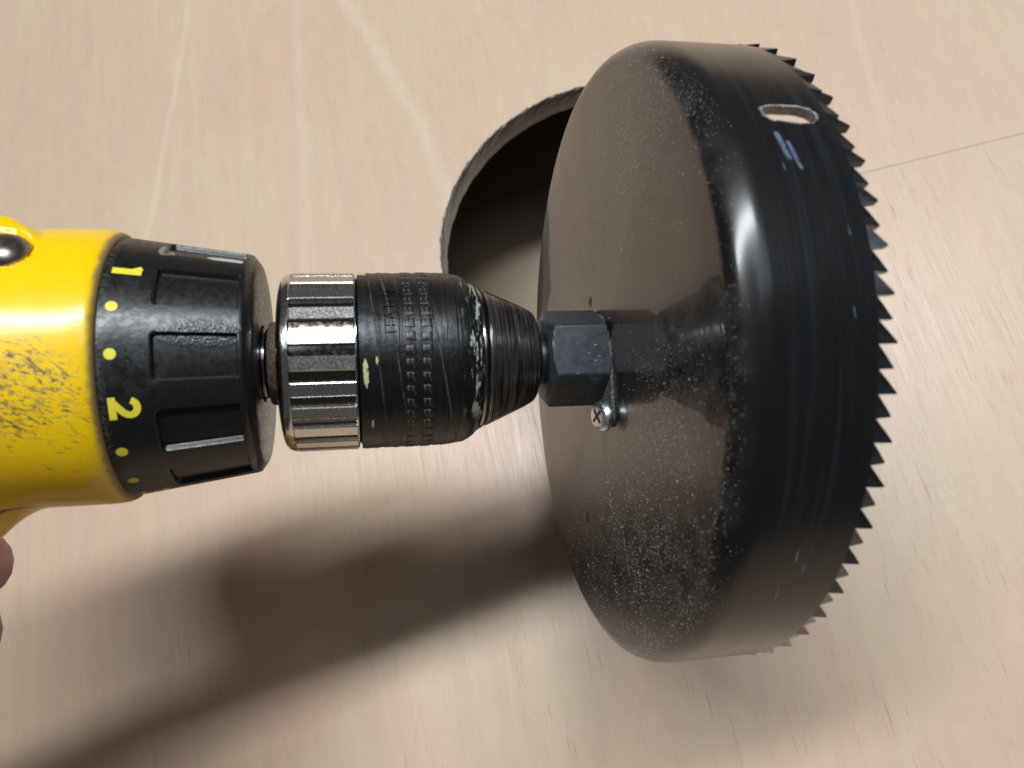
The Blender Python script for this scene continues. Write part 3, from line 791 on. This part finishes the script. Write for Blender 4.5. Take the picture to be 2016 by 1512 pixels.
# steel button in the boss
def button():
    V, F = [], []; n, m = 48, 10; r0 = 5.5
    ct = Vector(on_cyl(-131.4, 49.5, 30.2)); nn = Vector((0, math.sin(R_(49.5)), math.cos(R_(49.5)))); ax = Vector((1, 0, 0)); bx = nn.cross(ax)
    V.append(tuple(ct + nn * 3.7))
    for q in range(1, m + 1):
        a = PI / 2 * q / m
        for k in range(n):
            t = 2 * PI * k / n; V.append(tuple(ct + nn * (3.7 * math.cos(a)) + (ax * math.cos(t) + bx * math.sin(t)) * r0 * math.sin(a)))
    for k in range(n): F.append((0, 1 + k, 1 + (k + 1) % n))
    for q in range(m - 1):
        for k in range(n): a = 1 + q * n + k; b = 1 + q * n + (k + 1) % n; F.append((a, b, b + n, a + n))
    finish("steel_button", V, F, M_BUTTON, drill)
button()
# handle, trigger, battery base (mostly outside the picture)
def loft(name, secs, mat, parent, n=40, p=2.6):
    V, F = [], []
    for (cs, y, cz, a, b) in secs:
        for k in range(n):
            t = 2 * PI * k / n; c, s = math.cos(t), math.sin(t)
            V.append((cs + a * math.copysign(abs(c) ** (2 / p), c), y, cz + b * math.copysign(abs(s) ** (2 / p), s)))
    for q in range(len(secs) - 1):
        for k in range(n): F.append((q * n + k, q * n + (k + 1) % n, (q + 1) * n + (k + 1) % n, (q + 1) * n + k))
    F.append(tuple(range(n))); F.append(tuple(range(len(secs) * n - 1, (len(secs) - 1) * n - 1, -1)))
    return finish(name, V, F, mat, parent, sharp=50)
loft("handle", [(-171, -18, 0, 24, 17), (-174, -32, 0, 20, 16), (-176, -45, 0, 18.5, 15.5), (-179, -70, 0, 18, 15.5), (-183, -95, 0, 19, 16), (-185, -112, 0, 24, 20)], M_YEL, drill)
loft("grip", [(-177.5, -40, 0, 19.3, 16.3), (-180, -70, 0, 19.0, 16.4), (-184, -96, 0, 19.8, 16.8)], M_GRIP, drill)
loft("trigger", [(-159, -34, 0, 5, 7), (-158.5, -38, 0, 7, 7.5), (-159.5, -48, 0, 6, 7.5), (-160, -60, 0, 6, 7)], M_GRIP, drill, p=2.2)
loft("battery", [(-186, -110, 0, 32, 31), (-186, -114, 0, 39, 36), (-187, -148, 0, 41, 37), (-187, -152, 0, 38, 34)], M_GRIP, drill, p=5)

# ------------------------------------------------------------------ the hand that holds the drill
def hand():
    me = bpy.data.meshes.new("person"); V, Ed, Rd = [], [], []
    def add(p, r, par=None):
        V.append(tuple(c * MM for c in p)); Rd.append(r * MM)
        if par is not None: Ed.append((par, len(V) - 1))
        return len(V) - 1
    wrist = add((-238, -75, -16), 23)
    fore = add((-300, -105, -20), 27, wrist); add((-400, -150, -26), 33, fore)
    palm = add((-208, -66, -17), 22, wrist)
    # knuckles on the far side of the handle, fingers closing round its front to the near side
    for (y, rr, fx) in ((-46.5, 7.6, -151.5), (-62.5, 8.0, -153.6), (-79.0, 8.0, -156.5), (-95.0, 7.0, -160.5)):
        k = add((-190, y * .6 - 26, -25), rr + 3.5, palm)
        k = add((-170, y, -27), rr + 1.2, k)
        k = add((fx - 2, y, -19), rr + .5, k)
        k = add((fx + .4, y, -3), rr, k)
        k = add((fx - 3, y + 1, 14), rr * .96, k)
        k = add((fx - 11, y + 2, 23), rr * .88, k)
        add((fx - 18, y + 2.5, 23.5), rr * .66, k)
    t = add((-208, -48, 4), 13, palm); t = add((-192, -42, 22), 11, t); t = add((-176, -38, 27), 9.5, t); add((-160, -36, 26), 7.2, t)
    me.from_pydata(V, Ed, [])
    o = bpy.data.objects.new("hand_raw", me); COL.objects.link(o)
    sk = o.modifiers.new("skin", 'SKIN'); sk.branch_smoothing = 0.6
    for i, v in enumerate(me.skin_vertices[0].data): v.radius = (Rd[i], Rd[i]); v.use_root = (i == 0)
    ss_ = o.modifiers.new("sub", 'SUBSURF'); ss_.levels = 2; ss_.render_levels = 2
    dg = bpy.context.evaluated_depsgraph_get(); dg.update()
    m2 = bpy.data.meshes.new_from_object(o.evaluated_get(dg)); m2.name = "person"; m2.materials.clear(); m2.materials.append(M_SKIN)
    m2.polygons.foreach_set('use_smooth', [True] * len(m2.polygons))
    bpy.data.objects.remove(o)
    p = bpy.data.objects.new("person", m2); COL.objects.link(p); p.matrix_world = frame(C0 + yl * 0.62)
    tag(p, "bare hand at the left edge, its curled forefinger showing below the yellow drill body", "person")
hand()
